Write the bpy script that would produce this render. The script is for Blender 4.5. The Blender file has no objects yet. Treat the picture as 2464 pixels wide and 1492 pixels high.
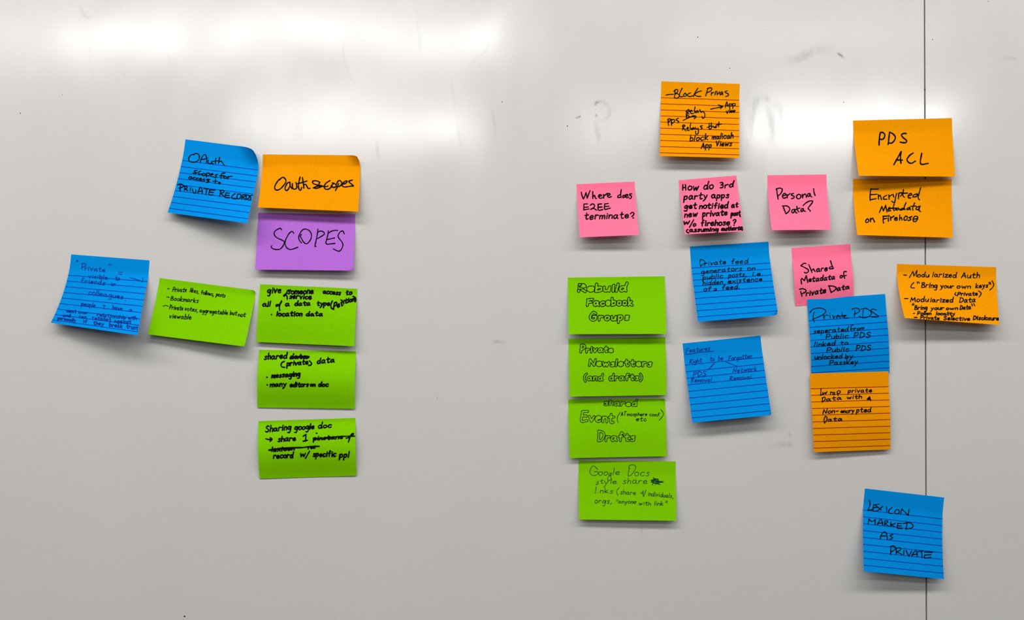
import bpy, math, random
import numpy as np
from mathutils import Vector

random.seed(3)
S = bpy.context.scene
C = S.collection

# ------------------------------------------------------------------ camera
D = 1.25                     # camera to board, metres
F = 2325.0                   # focal length in pixels of the 2464 wide frame
CX, CY = 1232.0, 746.0
ZC = 1.50                    # camera height
cam = bpy.data.cameras.new('camera'); cam.sensor_width = 36.0; cam.lens = 36.0 * F / 2464.0
cam.clip_start = 0.05
co = bpy.data.objects.new('camera', cam); C.objects.link(co)
co.location = (0, -D, ZC); co.rotation_euler = (math.radians(90), 0, 0)
S.camera = co

# ------------------------------------------------------------------ world, lamps, exposure
S.view_settings.view_transform = 'Standard'; S.view_settings.look = 'None'
S.view_settings.gamma = 1.0; S.view_settings.use_curve_mapping = False
S.view_settings.exposure = -1.2
w = bpy.data.worlds.new('world'); S.world = w; w.use_nodes = True
w.node_tree.nodes['Background'].inputs[0].default_value = (1, 0.98, 0.95, 1)
w.node_tree.nodes['Background'].inputs[1].default_value = 0.005

CEIL = 2.74
def lamp(x, y, lx, ly, power, col=(1.0, 0.985, 0.97)):
    l = bpy.data.lights.new('ceiling_lamp', 'AREA'); l.shape = 'RECTANGLE'
    l.size = lx; l.size_y = ly; l.energy = power; l.color = col
    o = bpy.data.objects.new('ceiling_lamp', l); C.objects.link(o)
    o.location = (x, y, CEIL - 0.03)
    return o
# lamp rows of the room, counted from the board
lamp(-1.15, -0.84, 2.3, 0.22, 104)
lamp(-1.15, -1.75, 2.3, 0.22, 44)
lamp(1.25, -0.84, 2.3, 0.22, 92)
lamp(1.25, -1.75, 2.3, 0.22, 36)
lamp(-2.55, -3.02, 1.2, 0.36, 14)
lamp(-1.35, -3.02, 1.2, 0.36, 27)
lamp(-0.40, -3.02, 0.9, 0.36, 19)
lamp(1.25, -3.02, 1.2, 0.36, 6)
lamp(-0.98, -5.0, 1.5, 0.60, 74)
lamp(0.75, -5.0, 0.7, 0.60, 15)
lamp(2.15, -5.0, 1.25, 0.60, 100)

# ------------------------------------------------------------------ materials
def mat(name):
    m = bpy.data.materials.new(name); m.use_nodes = True
    return m, m.node_tree, m.node_tree.nodes['Principled BSDF']

def lin(c):
    return tuple(((v / 255) / 12.92 if v / 255 <= 0.04045 else ((v / 255 + 0.055) / 1.055) ** 2.4) for v in c)

def simple(name, col, rough=0.6, noise=0.0, scale=20):
    m, nt, b = mat(name)
    b.inputs['Roughness'].default_value = rough
    if noise:
        n = nt.nodes.new('ShaderNodeTexNoise'); n.inputs['Scale'].default_value = scale
        r = nt.nodes.new('ShaderNodeValToRGB')
        r.color_ramp.elements[0].color = tuple(c * (1 - noise) for c in col) + (1,)
        r.color_ramp.elements[1].color = tuple(min(1, c * (1 + noise)) for c in col) + (1,)
        tc = nt.nodes.new('ShaderNodeTexCoord')
        nt.links.new(tc.outputs['Object'], n.inputs['Vector'])
        nt.links.new(n.outputs['Fac'], r.inputs['Fac']); nt.links.new(r.outputs['Color'], b.inputs['Base Color'])
    else:
        b.inputs['Base Color'].default_value = tuple(col) + (1,)
    return m

def paper(name, col, translucent=0.12):
    """dyed note paper: matt, faintly fibrous, lets a little light through"""
    m, nt, b = mat(name)
    N = nt.nodes; L = nt.links
    tc = N.new('ShaderNodeTexCoord')
    n = N.new('ShaderNodeTexNoise'); n.inputs['Scale'].default_value = 420; n.inputs['Detail'].default_value = 4
    L.new(tc.outputs['Object'], n.inputs['Vector'])
    r = N.new('ShaderNodeValToRGB')
    r.color_ramp.elements[0].position = 0.25; r.color_ramp.elements[1].position = 0.75
    r.color_ramp.elements[0].color = tuple(c * 0.93 for c in col) + (1,)
    r.color_ramp.elements[1].color = tuple(min(1, c * 1.05) for c in col) + (1,)
    L.new(n.outputs['Fac'], r.inputs['Fac']); L.new(r.outputs['Color'], b.inputs['Base Color'])
    b.inputs['Roughness'].default_value = 0.85
    b.inputs['Specular IOR Level'].default_value = 0.03
    bp = N.new('ShaderNodeBump'); bp.inputs['Strength'].default_value = 0.12; bp.inputs['Distance'].default_value = 0.0004
    L.new(n.outputs['Fac'], bp.inputs['Height']); L.new(bp.outputs['Normal'], b.inputs['Normal'])
    t = N.new('ShaderNodeBsdfTranslucent'); L.new(r.outputs['Color'], t.inputs['Color'])
    mx = N.new('ShaderNodeMixShader'); mx.inputs[0].default_value = translucent
    L.new(b.outputs[0], mx.inputs[1]); L.new(t.outputs[0], mx.inputs[2])
    L.new(mx.outputs[0], N['Material Output'].inputs['Surface'])
    return m

PAPER = {
    'blue':   paper('blue_paper', (0.0, 0.212, 0.585)),
    'orange': paper('orange_paper', (0.70, 0.25, 0.0)),
    'green':  paper('green_paper', (0.17, 0.48, 0.0)),
    'pink':   paper('pink_paper', (0.84, 0.15, 0.265)),
    'purple': paper('purple_paper', (0.38, 0.12, 0.55)),
}
INK = {
    'black': simple('black_marker_ink', (0.004, 0.004, 0.006), 0.7),
    'navy':  simple('blue_ballpoint_ink', (0.006, 0.018, 0.20), 0.6),
    'teal':  simple('thin_black_pen_ink', (0.006, 0.035, 0.02), 0.6),
    'rule_blue': simple('blue_printed_rule', (0.002, 0.02, 0.28), 0.7),
    'rule_red':  simple('red_printed_rule', (0.17, 0.004, 0.002), 0.7),
}

for _m in INK.values():
    _m.node_tree.nodes['Principled BSDF'].inputs['Specular IOR Level'].default_value = 0.0

def board_material():
    m, nt, b = mat('whiteboard_enamel')
    N = nt.nodes; L = nt.links
    tc = N.new('ShaderNodeTexCoord')
    # faint leftovers of wiped writing: slow grey variation
    mp = N.new('ShaderNodeMapping'); mp.inputs['Scale'].default_value = (5.0, 1.0, 2.2)
    L.new(tc.outputs['Object'], mp.inputs['Vector'])
    n1 = N.new('ShaderNodeTexNoise'); n1.inputs['Scale'].default_value = 1.6; n1.inputs['Detail'].default_value = 5
    L.new(mp.outputs[0], n1.inputs['Vector'])
    n2 = N.new('ShaderNodeTexNoise'); n2.inputs['Scale'].default_value = 650; n2.inputs['Detail'].default_value = 2
    L.new(tc.outputs['Object'], n2.inputs['Vector'])
    ma = N.new('ShaderNodeMath'); ma.operation = 'MULTIPLY_ADD'; ma.inputs[1].default_value = 0.8
    L.new(n2.outputs['Fac'], ma.inputs[0])
    mb = N.new('ShaderNodeMath'); mb.operation = 'MULTIPLY'; mb.inputs[1].default_value = 0.2
    L.new(n1.outputs['Fac'], mb.inputs[0]); L.new(mb.outputs[0], ma.inputs[2])
    r = N.new('ShaderNodeValToRGB')
    r.color_ramp.elements[0].position = 0.3; r.color_ramp.elements[1].position = 0.7
    r.color_ramp.elements[0].color = (0.475, 0.466, 0.45, 1)
    r.color_ramp.elements[1].color = (0.535, 0.525, 0.508, 1)
    L.new(ma.outputs[0], r.inputs['Fac']); L.new(r.outputs['Color'], b.inputs['Base Color'])
    # gloss, dulled where old marker has been smeared downwards
    mp2 = N.new('ShaderNodeMapping'); mp2.inputs['Scale'].default_value = (16.0, 1.0, 3.5)
    L.new(tc.outputs['Object'], mp2.inputs['Vector'])
    n3 = N.new('ShaderNodeTexNoise'); n3.inputs['Scale'].default_value = 1.3; n3.inputs['Detail'].default_value = 4
    n3.inputs['Distortion'].default_value = 0.6
    L.new(mp2.outputs[0], n3.inputs['Vector'])
    rr = N.new('ShaderNodeMapRange'); rr.inputs['From Min'].default_value = 0.3; rr.inputs['From Max'].default_value = 0.75
    rr.inputs['To Min'].default_value = 0.12; rr.inputs['To Max'].default_value = 0.17
    L.new(n3.outputs['Fac'], rr.inputs['Value']); L.new(rr.outputs[0], b.inputs['Roughness'])
    b.inputs['Specular IOR Level'].default_value = 0.85; b.inputs['IOR'].default_value = 1.7
    # the sheet is slightly wavy
    mp3 = N.new('ShaderNodeMapping'); mp3.inputs['Scale'].default_value = (2.4, 1.0, 1.2)
    L.new(tc.outputs['Object'], mp3.inputs['Vector'])
    n4 = N.new('ShaderNodeTexNoise'); n4.inputs['Scale'].default_value = 1.8; n4.inputs['Detail'].default_value = 1.5
    L.new(mp3.outputs[0], n4.inputs['Vector'])
    bp = N.new('ShaderNodeBump'); bp.inputs['Strength'].default_value = 1.0; bp.inputs['Distance'].default_value = 0.004
    L.new(n4.outputs['Fac'], bp.inputs['Height'])
    bp2 = N.new('ShaderNodeBump'); bp2.inputs['Strength'].default_value = 0.05; bp2.inputs['Distance'].default_value = 0.0002
    L.new(n2.outputs['Fac'], bp2.inputs['Height']); L.new(bp.outputs[0], bp2.inputs['Normal'])
    L.new(bp2.outputs[0], b.inputs['Normal'])
    return m

# ------------------------------------------------------------------ mesh helpers
def link(name, verts, faces, material, parent=None, smooth=False, uvs=None):
    me = bpy.data.meshes.new(name)
    me.from_pydata([tuple(map(float, v)) for v in verts], [], [tuple(int(i) for i in f) for f in faces])
    me.materials.append(material)
    if smooth:
        me.polygons.foreach_set('use_smooth', [True] * len(me.polygons))
    if uvs is not None:
        ul = me.uv_layers.new(name='UVMap')
        for lp in me.loops:
            ul.data[lp.index].uv = uvs[lp.vertex_index]
    me.update()
    o = bpy.data.objects.new(name, me); C.objects.link(o)
    if parent is not None:
        o.parent = parent
    return o

def box(name, a, b, material, parent=None, bevel=0.0):
    (x0, y0, z0), (x1, y1, z1) = a, b
    v = [(x, y, z) for x in (x0, x1) for y in (y0, y1) for z in (z0, z1)]
    f = [(0, 1, 3, 2), (4, 6, 7, 5), (0, 4, 5, 1), (2, 3, 7, 6), (0, 2, 6, 4), (1, 5, 7, 3)]
    o = link(name, v, f, material, parent)
    if bevel:
        m = o.modifiers.new('bevel', 'BEVEL'); m.width = bevel; m.segments = 3
    return o

def structure(o):
    o['kind'] = 'structure'; return o

# ------------------------------------------------------------------ room
wallm = simple('painted_wall', (0.10, 0.097, 0.094), 0.8, 0.03, 8)
ceilm = simple('ceiling_tile', (0.25, 0.247, 0.243), 0.85, 0.03, 30)
floorm = simple('carpet', (0.045, 0.042, 0.04), 0.95, 0.2, 120)
structure(box('floor', (-4, -7, -0.1), (4, 0.2, 0), floorm))
structure(box('ceiling', (-4, -7, CEIL), (4, 0.2, CEIL + 0.1), ceilm))
structure(box('wall_back', (-4, 0.014, 0), (4, 0.2, CEIL), wallm))
structure(box('wall_front', (-4, -7.1, 0), (4, -7, CEIL), wallm))
structure(box('wall_left', (-4.1, -7, 0), (-4, 0.2, CEIL), wallm))
structure(box('wall_right', (4, -7, 0), (4.1, 0.2, CEIL), wallm))

def P(px, py, z=0.0):
    """point at height z (metres) above the board that the camera sees at px, py"""
    px = np.asarray(px, float); py = np.asarray(py, float); z = np.asarray(z, float)
    d = D - z
    return np.stack([(px - CX) / F * d, -z + 0 * px, ZC - (py - CY) / F * d], -1)

def project(w):
    d = D + w[..., 1]
    return np.stack([CX + w[..., 0] / d * F, CY + (ZC - w[..., 2]) / d * F], -1)

# ------------------------------------------------------------------ whiteboard
bm = board_material()
board = bpy.data.objects.new('whiteboard', None); C.objects.link(board)
board.location = (0, 0.006, 0.55)
board['label'] = 'large glossy white whiteboard of two panels with a thin dark seam'
board['category'] = 'whiteboard'
bi = board.matrix_world.copy(); bi.translation = Vector((0, 0.006, 0.55)); binv = bi.inverted()
def bchild(o):
    o.parent = board; o.matrix_parent_inverse = binv
    return o
xt, xb = P(2225, 0)[0], P(2229.5, 1492)[0]
zt, zb = P(0, 0)[2], P(0, 1492)[2]
def seam_x(z):
    return xb + (xt - xb) * (z - zb) / (zt - zb)
def panel(left):
    z0, z1 = 0.55, 2.45
    g = 0.00092
    if left:
        xs = [(-1.95, z0), (seam_x(z0) - g, z0), (seam_x(z1) - g, z1), (-1.95, z1)]
    else:
        xs = [(seam_x(z0) + g, z0), (1.95, z0), (1.95, z1), (seam_x(z1) + g, z1)]
    v = [(x, 0.0, z) for x, z in xs] + [(x, 0.0125, z) for x, z in xs]
    f = [(0, 1, 2, 3), (7, 6, 5, 4), (0, 4, 5, 1), (1, 5, 6, 2), (2, 6, 7, 3), (3, 7, 4, 0)]
    o = link('panel', v, f, bm)
    m = o.modifiers.new('bevel', 'BEVEL'); m.width = 0.0003; m.segments = 2
    return bchild(o)
panel(True); panel(False)
corem = simple('dark_seam_core', (0.01, 0.01, 0.012), 0.8)
bchild(box('backing_strip', (seam_x(1.5) - 0.02, 0.0126, 0.56), (seam_x(1.5) + 0.02, 0.0139, 2.44), corem))

# ------------------------------------------------------------------ strokes
def catmull(pts, step=1.3):
    """smooth curve through hand drawn points (pixels); sharp turns stay corners"""
    pts = np.asarray(pts, float)
    if len(pts) < 3:
        out = pts
    else:
        cut = [0]
        for i in range(1, len(pts) - 1):
            a = pts[i] - pts[i - 1]; b = pts[i + 1] - pts[i]
            c = np.dot(a, b) / (np.linalg.norm(a) * np.linalg.norm(b) + 1e-9)
            if c < -0.25:
                cut.append(i)
        cut.append(len(pts) - 1)
        out = []
        for a, b in zip(cut[:-1], cut[1:]):
            seg = pts[a:b + 1]
            ext = np.vstack([2 * seg[0] - seg[1], seg, 2 * seg[-1] - seg[-2]])
            for i in range(1, len(ext) - 2):
                p0, p1, p2, p3 = ext[i - 1:i + 3]
                n = max(2, int(np.linalg.norm(p2 - p1) / step) + 1)
                t = np.linspace(0, 1, n, endpoint=False)[:, None]
                out.append(0.5 * (2 * p1 + (p2 - p0) * t + (2 * p0 - 5 * p1 + 4 * p2 - p3) * t ** 2
                                  + (-p0 + 3 * p1 - 3 * p2 + p3) * t ** 3))
        out.append(pts[-1:])
        out = np.vstack(out)
    # resample straight spans
    res = [out[0]]
    for a, b in zip(out[:-1], out[1:]):
        n = max(1, int(np.linalg.norm(b - a) / (step * 2)))
        for k in range(1, n + 1):
            res.append(a + (b - a) * k / n)
    res = np.array(res)
    keep = [0] + [i for i in range(1, len(res)) if np.linalg.norm(res[i] - res[i - 1]) > 0.05]
    return res[keep]

def ribbon(path, width, closed=False):
    """flat stroke with round ends; returns 2-D verts and faces (pixels)"""
    n = len(path)
    if n == 1:
        path = np.vstack([path, path + [0.4, 0]]); n = 2
    d = np.gradient(path, axis=0)
    if closed:
        d[0] = d[-1] = path[1] - path[-2]
    d /= np.linalg.norm(d, axis=1)[:, None] + 1e-9
    nr = np.stack([-d[:, 1], d[:, 0]], 1)
    # a pen never keeps exactly one width
    ww = width * 0.5 * (1 + 0.10 * np.sin(np.arange(n) * 0.37 + path[0, 0]))
    V = []; Fc = []
    for i in range(n):
        V.append(path[i] + nr[i] * ww[i]); V.append(path[i] - nr[i] * ww[i])
    for i in range(n - 1):
        Fc.append((2 * i, 2 * i + 1, 2 * i + 3, 2 * i + 2))
    def cap(i, sgn):
        a0 = math.atan2(nr[i][1], nr[i][0])
        base = len(V); V.append(path[i].copy())
        for k in range(0, 7):
            a = a0 + sgn * math.pi * k / 6
            V.append(path[i] + np.array([math.cos(a), math.sin(a)]) * ww[i])
        for k in range(6):
            Fc.append((base, base + 1 + k, base + 2 + k))
    if not closed:
        cap(0, 1); cap(n - 1, -1)
    # round the sharp corners
    for i in range(1, n - 1):
        a = path[i] - path[i - 1]; b = path[i + 1] - path[i]
        c = np.dot(a, b) / (np.linalg.norm(a) * np.linalg.norm(b) + 1e-9)
        if c < 0.6:
            base = len(V); V.append(path[i].copy())
            for k in range(8):
                V.append(path[i] + np.array([math.cos(k * math.pi / 4), math.sin(k * math.pi / 4)]) * ww[i])
            for k in range(8):
                Fc.append((base, base + 1 + k, base + 1 + (k + 1) % 8))
    return V, Fc

FONT = {}
for line in """
a 9 7,8 4,10 1,8 0,4 2,0 5,2 7,8/7,9 7,3 9,0
b 7 0,18 0,0/0,6 3,10 6,9 7,5 5,1 0,0
c 7 7,9 4,10 1,8 0,4 2,0 5,0 7,2
d 8 7,8 4,10 1,8 0,3 2,0 5,1 7,6/8,19 7,8 8,0
e 7 0,5 6,6 6,9 3,10 0,7 0,3 3,0 7,2
f 7 7,16 4,18 3,14 3,0/0,9 6,10
g 8 7,8 4,10 1,8 0,4 2,1 5,3 7,8/8,9 7,-3 5,-8 1,-7
h 6 0,18 0,0/0,6 3,10 6,8 6,0
i 2 1,10 1,0/1,14 1.3,15
j 3 2,10 2,-5 0,-8/2,14 2,15
k 7 0,18 0,0/6,10 0,4 7,0
l 1 1,18 0,0
m 10 0,10 0,0/0,6 3,10 5,7 5,0/5,6 8,10 10,8 10,0
n 6 0,10 0,0/0,6 3,10 6,8 6,0
o 7 4,10 1,9 0,5 1,1 4,0 7,3 7,8 4,10
p 7 0,10 0,-8/0,7 3,10 6,9 6,3 3,0 0,2
q 7 7,8 3,10 0,6 2,1 6,4/7,10 7,-8
r 6 0,10 0,0/0,6 3,10 6,9
s 6 6,9 3,10 1,8 3,6 5,4 5,1 2,0 0,1
t 7 3,16 3,2 5,0 7,1/0,10 7,11
u 7 0,10 0,3 2,0 5,2 7,10/7,10 7,0
v 7 0,10 3,0 7,10
w 10 0,10 2,0 5,8 7,0 10,10
x 7 0,10 7,0/7,10 0,0
y 7 0,10 3,3/7,10 3,-3 0,-8
z 7 0,10 7,10 0,0 8,0
A 10 0,0 5,17 9,0/2,6 9,6
B 9 1,17 0,0/0,16 6,17 7,12 1,9 8,7 8,1 0,0
C 10 10,15 6,17 1,12 0,6 3,1 9,2
D 10 1,16 0,0/0,16 7,14 10,8 6,1 0,0
E 9 1,16 0,0 9,1/1,16 9,17/1,9 8,9
F 9 1,16 0,0/0,16 9,17/1,9 7,9
G 11 10,14 6,17 1,12 0,5 4,0 9,2 10,8 5,8
H 9 0,17 0,0/8,17 8,0/0,9 8,9
I 6 3,17 3,0/0,17 6,17/0,0 6,0
L 7 0,17 0,0 7,0
M 12 0,0 2,16 6,5 10,17 12,0
N 10 0,0 1,16 8,1 10,17
O 11 5,17 1,12 1,5 5,0 10,5 10,12 5,17
P 9 1,17 0,0/0,16 6,17 9,13 6,8 0,7
R 9 1,17 0,0/0,16 6,17 8,13 1,9 9,0
S 9 8,15 4,17 1,13 4,9 8,6 7,1 3,0 0,2
T 10 0,16 10,17/5,16 4,0
V 9 0,16 4,0 9,17
W 13 0,16 3,0 6,12 9,0 13,17
( 4 4,19 1,13 0,5 3,-3
) 4 0,19 3,13 4,5 1,-3
, 2 2,1 0,-4
. 1 0,0 1,0.5
""".strip().splitlines():
    k, wd, st = line.split(' ', 2)
    FONT[k] = (float(wd), [[tuple(map(float, q.split(','))) for q in s.split()] for s in st.split('/')])

def parse(st):
    return [[tuple(map(float, q.split(','))) for q in s.split()] for s in st.strip().split('/')]

def word(text, x0, y0, x1, y1, xh, slant=0.12, gap=3.4, cap=1.0):
    """handwritten word fitted between two points of its baseline; one list of strokes per letter"""
    rnd = random.Random(text + str(x0))
    tot = sum(FONT[c][0] for c in text) + gap * (len(text) - 1)
    sx = (x1 - x0) / tot; x = 0.0; out = []
    ang = (y1 - y0) / (x1 - x0 + 1e-9)
    for c in text:
        wd, sts = FONT[c]
        jy = rnd.uniform(-0.06, 0.06) * xh; js = rnd.uniform(0.92, 1.08)
        L = []
        for s in sts:
            q = []
            for (a, b) in s:
                bb = b * js * (cap if c.isupper() else 1.0)
                X = x0 + (x + a + rnd.uniform(-.35, .35)) * sx + slant * bb * xh / 10
                Y = y0 + ang * (X - x0) - bb * xh / 10 + jy + rnd.uniform(-.025, .025) * xh
                q.append((X, Y))
            L.append(q)
        out.append(L)
        x += wd + gap
    return out

def contour(strokes, r, step):
    """outline at distance r around the strokes (block letters drawn as outlines)"""
    segs = []
    for s in strokes:
        p = catmull(s, step * 2)
        segs += list(zip(p[:-1], p[1:]))
    A = np.array([a for a, b in segs]); B = np.array([b for a, b in segs])
    lo = np.minimum(A.min(0), B.min(0)) - r - 3 * step; hi = np.maximum(A.max(0), B.max(0)) + r + 3 * step
    xs = np.arange(lo[0], hi[0], step); ys = np.arange(lo[1], hi[1], step)
    G = np.stack(np.meshgrid(xs, ys), -1)
    dm = np.full(G.shape[:2], 1e9)
    for a, b in zip(A, B):
        ab = b - a; t = np.clip(((G - a) @ ab) / (ab @ ab + 1e-9), 0, 1)
        dm = np.minimum(dm, np.linalg.norm(G - (a + t[..., None] * ab), axis=-1))
    f = dm - r
    E = {}; pos = {}
    def ep(j, i, k):      # crossing on edge k of cell
        a, b = {0: ((j, i), (j, i + 1)), 1: ((j, i + 1), (j + 1, i + 1)), 2: ((j + 1, i), (j + 1, i + 1)), 3: ((j, i), (j + 1, i))}[k]
        key = (a, b); fa, fb = f[a], f[b]; t = fa / (fa - fb)
        pos[key] = G[a] * (1 - t) + G[b] * t
        return key
    s = f > 0
    for j in range(f.shape[0] - 1):
        for i in range(f.shape[1] - 1):
            c = (s[j, i], s[j, i + 1], s[j + 1, i + 1], s[j + 1, i])
            if all(c) or not any(c): continue
            ks = [k for k, (u, v) in enumerate(((0, 1), (1, 2), (3, 2), (0, 3))) if c[u] != c[v]]
            prs = [ks] if len(ks) == 2 else [ks[:2], ks[2:]]
            for pr in prs:
                a, b = ep(j, i, pr[0]), ep(j, i, pr[1])
                E.setdefault(a, []).append(b); E.setdefault(b, []).append(a)
    loops = []; seen = set()
    for k in E:
        if k in seen: continue
        cur = k; lp = []
        while cur is not None and cur not in seen:
            seen.add(cur); lp.append(pos[cur])
            cur = next((q for q in E[cur] if q not in seen), None)
        if len(lp) > 4:
            lp = np.array(lp + [lp[0]])
            for _ in range(2):
                lp[1:-1] = (lp[:-2] + 2 * lp[1:-1] + lp[2:]) / 4
            loops.append(lp)
    return loops

# ------------------------------------------------------------------ sticky notes
class Note:
    def __init__(s, key, colour, org, sc, tl, tr, br, bl, lift, label, base=0.0001,
                 power=1.08, flat=0.19, bump=0.0, curls=(), rules=None, rule='rule_blue', hook=0.0):
        s.org = np.array(org, float); s.sc = sc; s.colour = colour; s.base = base
        c = [s.full(q) for q in (tl, tr, br, bl)]
        s.lift = (lift[0] / 1000, lift[1] / 1000); s.power = power; s.flat = flat; s.bump = bump / 1000
        s.hook = hook / 1000
        s.ph = (hash_(key) % 100) / 10
        TL, TR = P(*c[0], base), P(*c[1], base)
        e1 = (TR - TL)[[0, 2]]
        W = np.linalg.norm(e1); n = np.array([e1[1], -e1[0]]) / W
        zl = base + s.zz(0.0, 1.0); zr = base + s.zz(1.0, 1.0)
        BL, BR = P(*c[3], zl), P(*c[2], zr)
        H = 0.5 * (np.linalg.norm((BL - TL)[[0, 2]]) + np.linalg.norm((BR - TR)[[0, 2]]))
        s.TL = TL[[0, 2]]; s.e1 = e1; s.e2 = n * H
        if s.e2[1] > 0: s.e2 = -s.e2
        s.dBL = BL[[0, 2]] - (s.TL + s.e2); s.dBR = BR[[0, 2]] - (s.TL + s.e1 + s.e2)
        s.W = W; s.H = H; s.curls = curls
        s.make(key, label, rules, rule)
        s.nst = 0
    def full(s, q):
        return s.org + np.asarray(q, float) / s.sc
    def zz(s, u, v):
        u = np.asarray(u, float); v = np.asarray(v, float)
        t = np.clip((v - s.flat) / (1 - s.flat), 0, 1)
        z = (s.lift[0] * (1 - u) + s.lift[1] * u) * t ** s.power
        z = z + s.bump * np.sin(np.pi * t) ** 1.2 - s.hook * np.clip((v - 0.75) / 0.25, 0, 1) ** 2
        z = z + 0.00022 * np.sin(u * 5.1 + s.ph) * np.sin(v * 4.3 + s.ph * 2) * t
        return np.maximum(z, 0.0)
    def surf(s, u, v, curl=True):
        u = np.asarray(u, float); v = np.asarray(v, float)
        z = s.base + s.zz(u, v)
        p = s.TL + u[..., None] * s.e1 + v[..., None] * s.e2
        p = p + ((s.dBL * (1 - u[..., None]) + s.dBR * u[..., None]) * (v[..., None] ** 2))
        if curl:
            for (cu, cv, q0, R, sg) in s.curls:
                q0 = q0 / 1000; R = R / 1000
                cor = s.TL + cu * s.e1 + cv * s.e2 + (s.dBL * (1 - cu) + s.dBR * cu) * cv ** 2
                di = (0.5 - cu) * s.e1 / s.W + (0.5 - cv) * s.e2 / s.H
                di = di / np.linalg.norm(di)
                q = (p - cor) @ di
                st = np.clip(q0 - q, 0, None)
                p = p + np.where(st > 0, (st - R * np.sin(np.minimum(st / R, 2.2))), 0)[..., None] * di
                z = z + sg * np.where(st > 0, R * (1 - np.cos(np.minimum(st / R, 2.2))), 0)
        return np.stack([p[..., 0], -z, p[..., 1]], -1)
    def make(s, key, label, rules, rule):
        nu, nv = 40, 40
        U, V = np.meshgrid(np.linspace(0, 1, nu + 1), np.linspace(0, 1, nv + 1))
        pts = s.surf(U, V).reshape(-1, 3)
        s.o = bpy.data.objects.new('sticky_note', None); C.objects.link(s.o)
        s.loc = s.surf(np.array(0.5), np.array(0.0)); s.o.location = tuple(map(float, s.loc))
        s.o['label'] = label; s.o['category'] = 'sticky note'; s.o['group'] = 'sticky notes on the whiteboard'
        fc = [(j * (nu + 1) + i, (j + 1) * (nu + 1) + i, (j + 1) * (nu + 1) + i + 1, j * (nu + 1) + i + 1)
              for j in range(nv) for i in range(nu)]
        link('sheet', pts - s.loc, fc, PAPER[s.colour], s.o, True, list(zip(U.ravel(), V.ravel())))
        if rules:
            v0, sp, n = rules
            Vv = []; Fc = []
            hw = 0.00042 / s.H
            for k in range(n):
                vc = v0 + sp * k; b = len(Vv)
                us = np.linspace(0.002, 0.998, 41)
                for e in (-hw, hw):
                    q = s.surf(us, np.full(41, vc + e)); q[:, 1] -= 0.00006
                    Vv += list(q - s.loc)
                Fc += [(b + i, b + i + 1, b + 42 + i, b + 41 + i) for i in range(40)]
            link('ruled_lines', Vv, Fc, INK[rule], s.o)
    def inv(s, px):
        """(u, v) on the paper for full-frame pixels"""
        uv = np.full(px.shape, 0.5)
        for _ in range(9):
            f0 = project(s.surf(uv[:, 0], uv[:, 1], False)) - px
            h = 1e-4
            fu = (project(s.surf(uv[:, 0] + h, uv[:, 1], False)) - px - f0) / h
            fv = (project(s.surf(uv[:, 0], uv[:, 1] + h, False)) - px - f0) / h
            det = fu[:, 0] * fv[:, 1] - fu[:, 1] * fv[:, 0]
            du = (f0[:, 0] * fv[:, 1] - f0[:, 1] * fv[:, 0]) / det
            dv = (fu[:, 0] * f0[:, 1] - fu[:, 1] * f0[:, 0]) / det
            uv = np.clip(uv - np.stack([du, dv], 1), -0.2, 1.2)
        return uv
    def write(s, items, pen, ink='black', name='handwriting', label=None):
        """items: list of strokes (crop coordinates) or ('outline', letters, r)"""
        VV = []; FF = []; st = 0
        def add(path, closed=False):
            nonlocal st
            V, Fc = ribbon(path, pen / s.sc, closed)
            uv = s.inv(np.array(V))
            uv = np.clip(uv, 0.002, 0.998)
            q = s.surf(uv[:, 0], uv[:, 1])
            q[:, 1] -= 0.00010 + 0.0000015 * st
            b = len(VV); VV.extend(q - s.loc); FF.extend([tuple(i + b for i in f) for f in Fc])
            st += 1
        for it in items:
            if isinstance(it, tuple) and it[0] == 'outline':
                for letter in it[1]:
                    full = [[tuple(s.full(q)) for q in stroke] for stroke in letter]
                    for lp in contour(full, it[2] / s.sc, 0.55):
                        add(lp, True)
            else:
                p = np.array([s.full(q) for q in it])
                if len(p) == 1: p = np.vstack([p, p + [[0.8, 0.3]]])
                add(catmull(p))
        o = link(name, VV, FF, INK[ink], s.o)
        if label: o['label'] = label
        return o

def hash_(t):
    return sum(ord(c) * (i + 7) for i, c in enumerate(t))

def text(*specs, gap=3.4, slant=0.12):
    """specs: tuples (text, x0, y0, x1, y1, xheight) or stroke strings"""
    out = []
    for sp in specs:
        if isinstance(sp, str):
            out += parse(sp)
        else:
            for L in word(*sp, slant=slant, gap=gap): out += L
    return out

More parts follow.
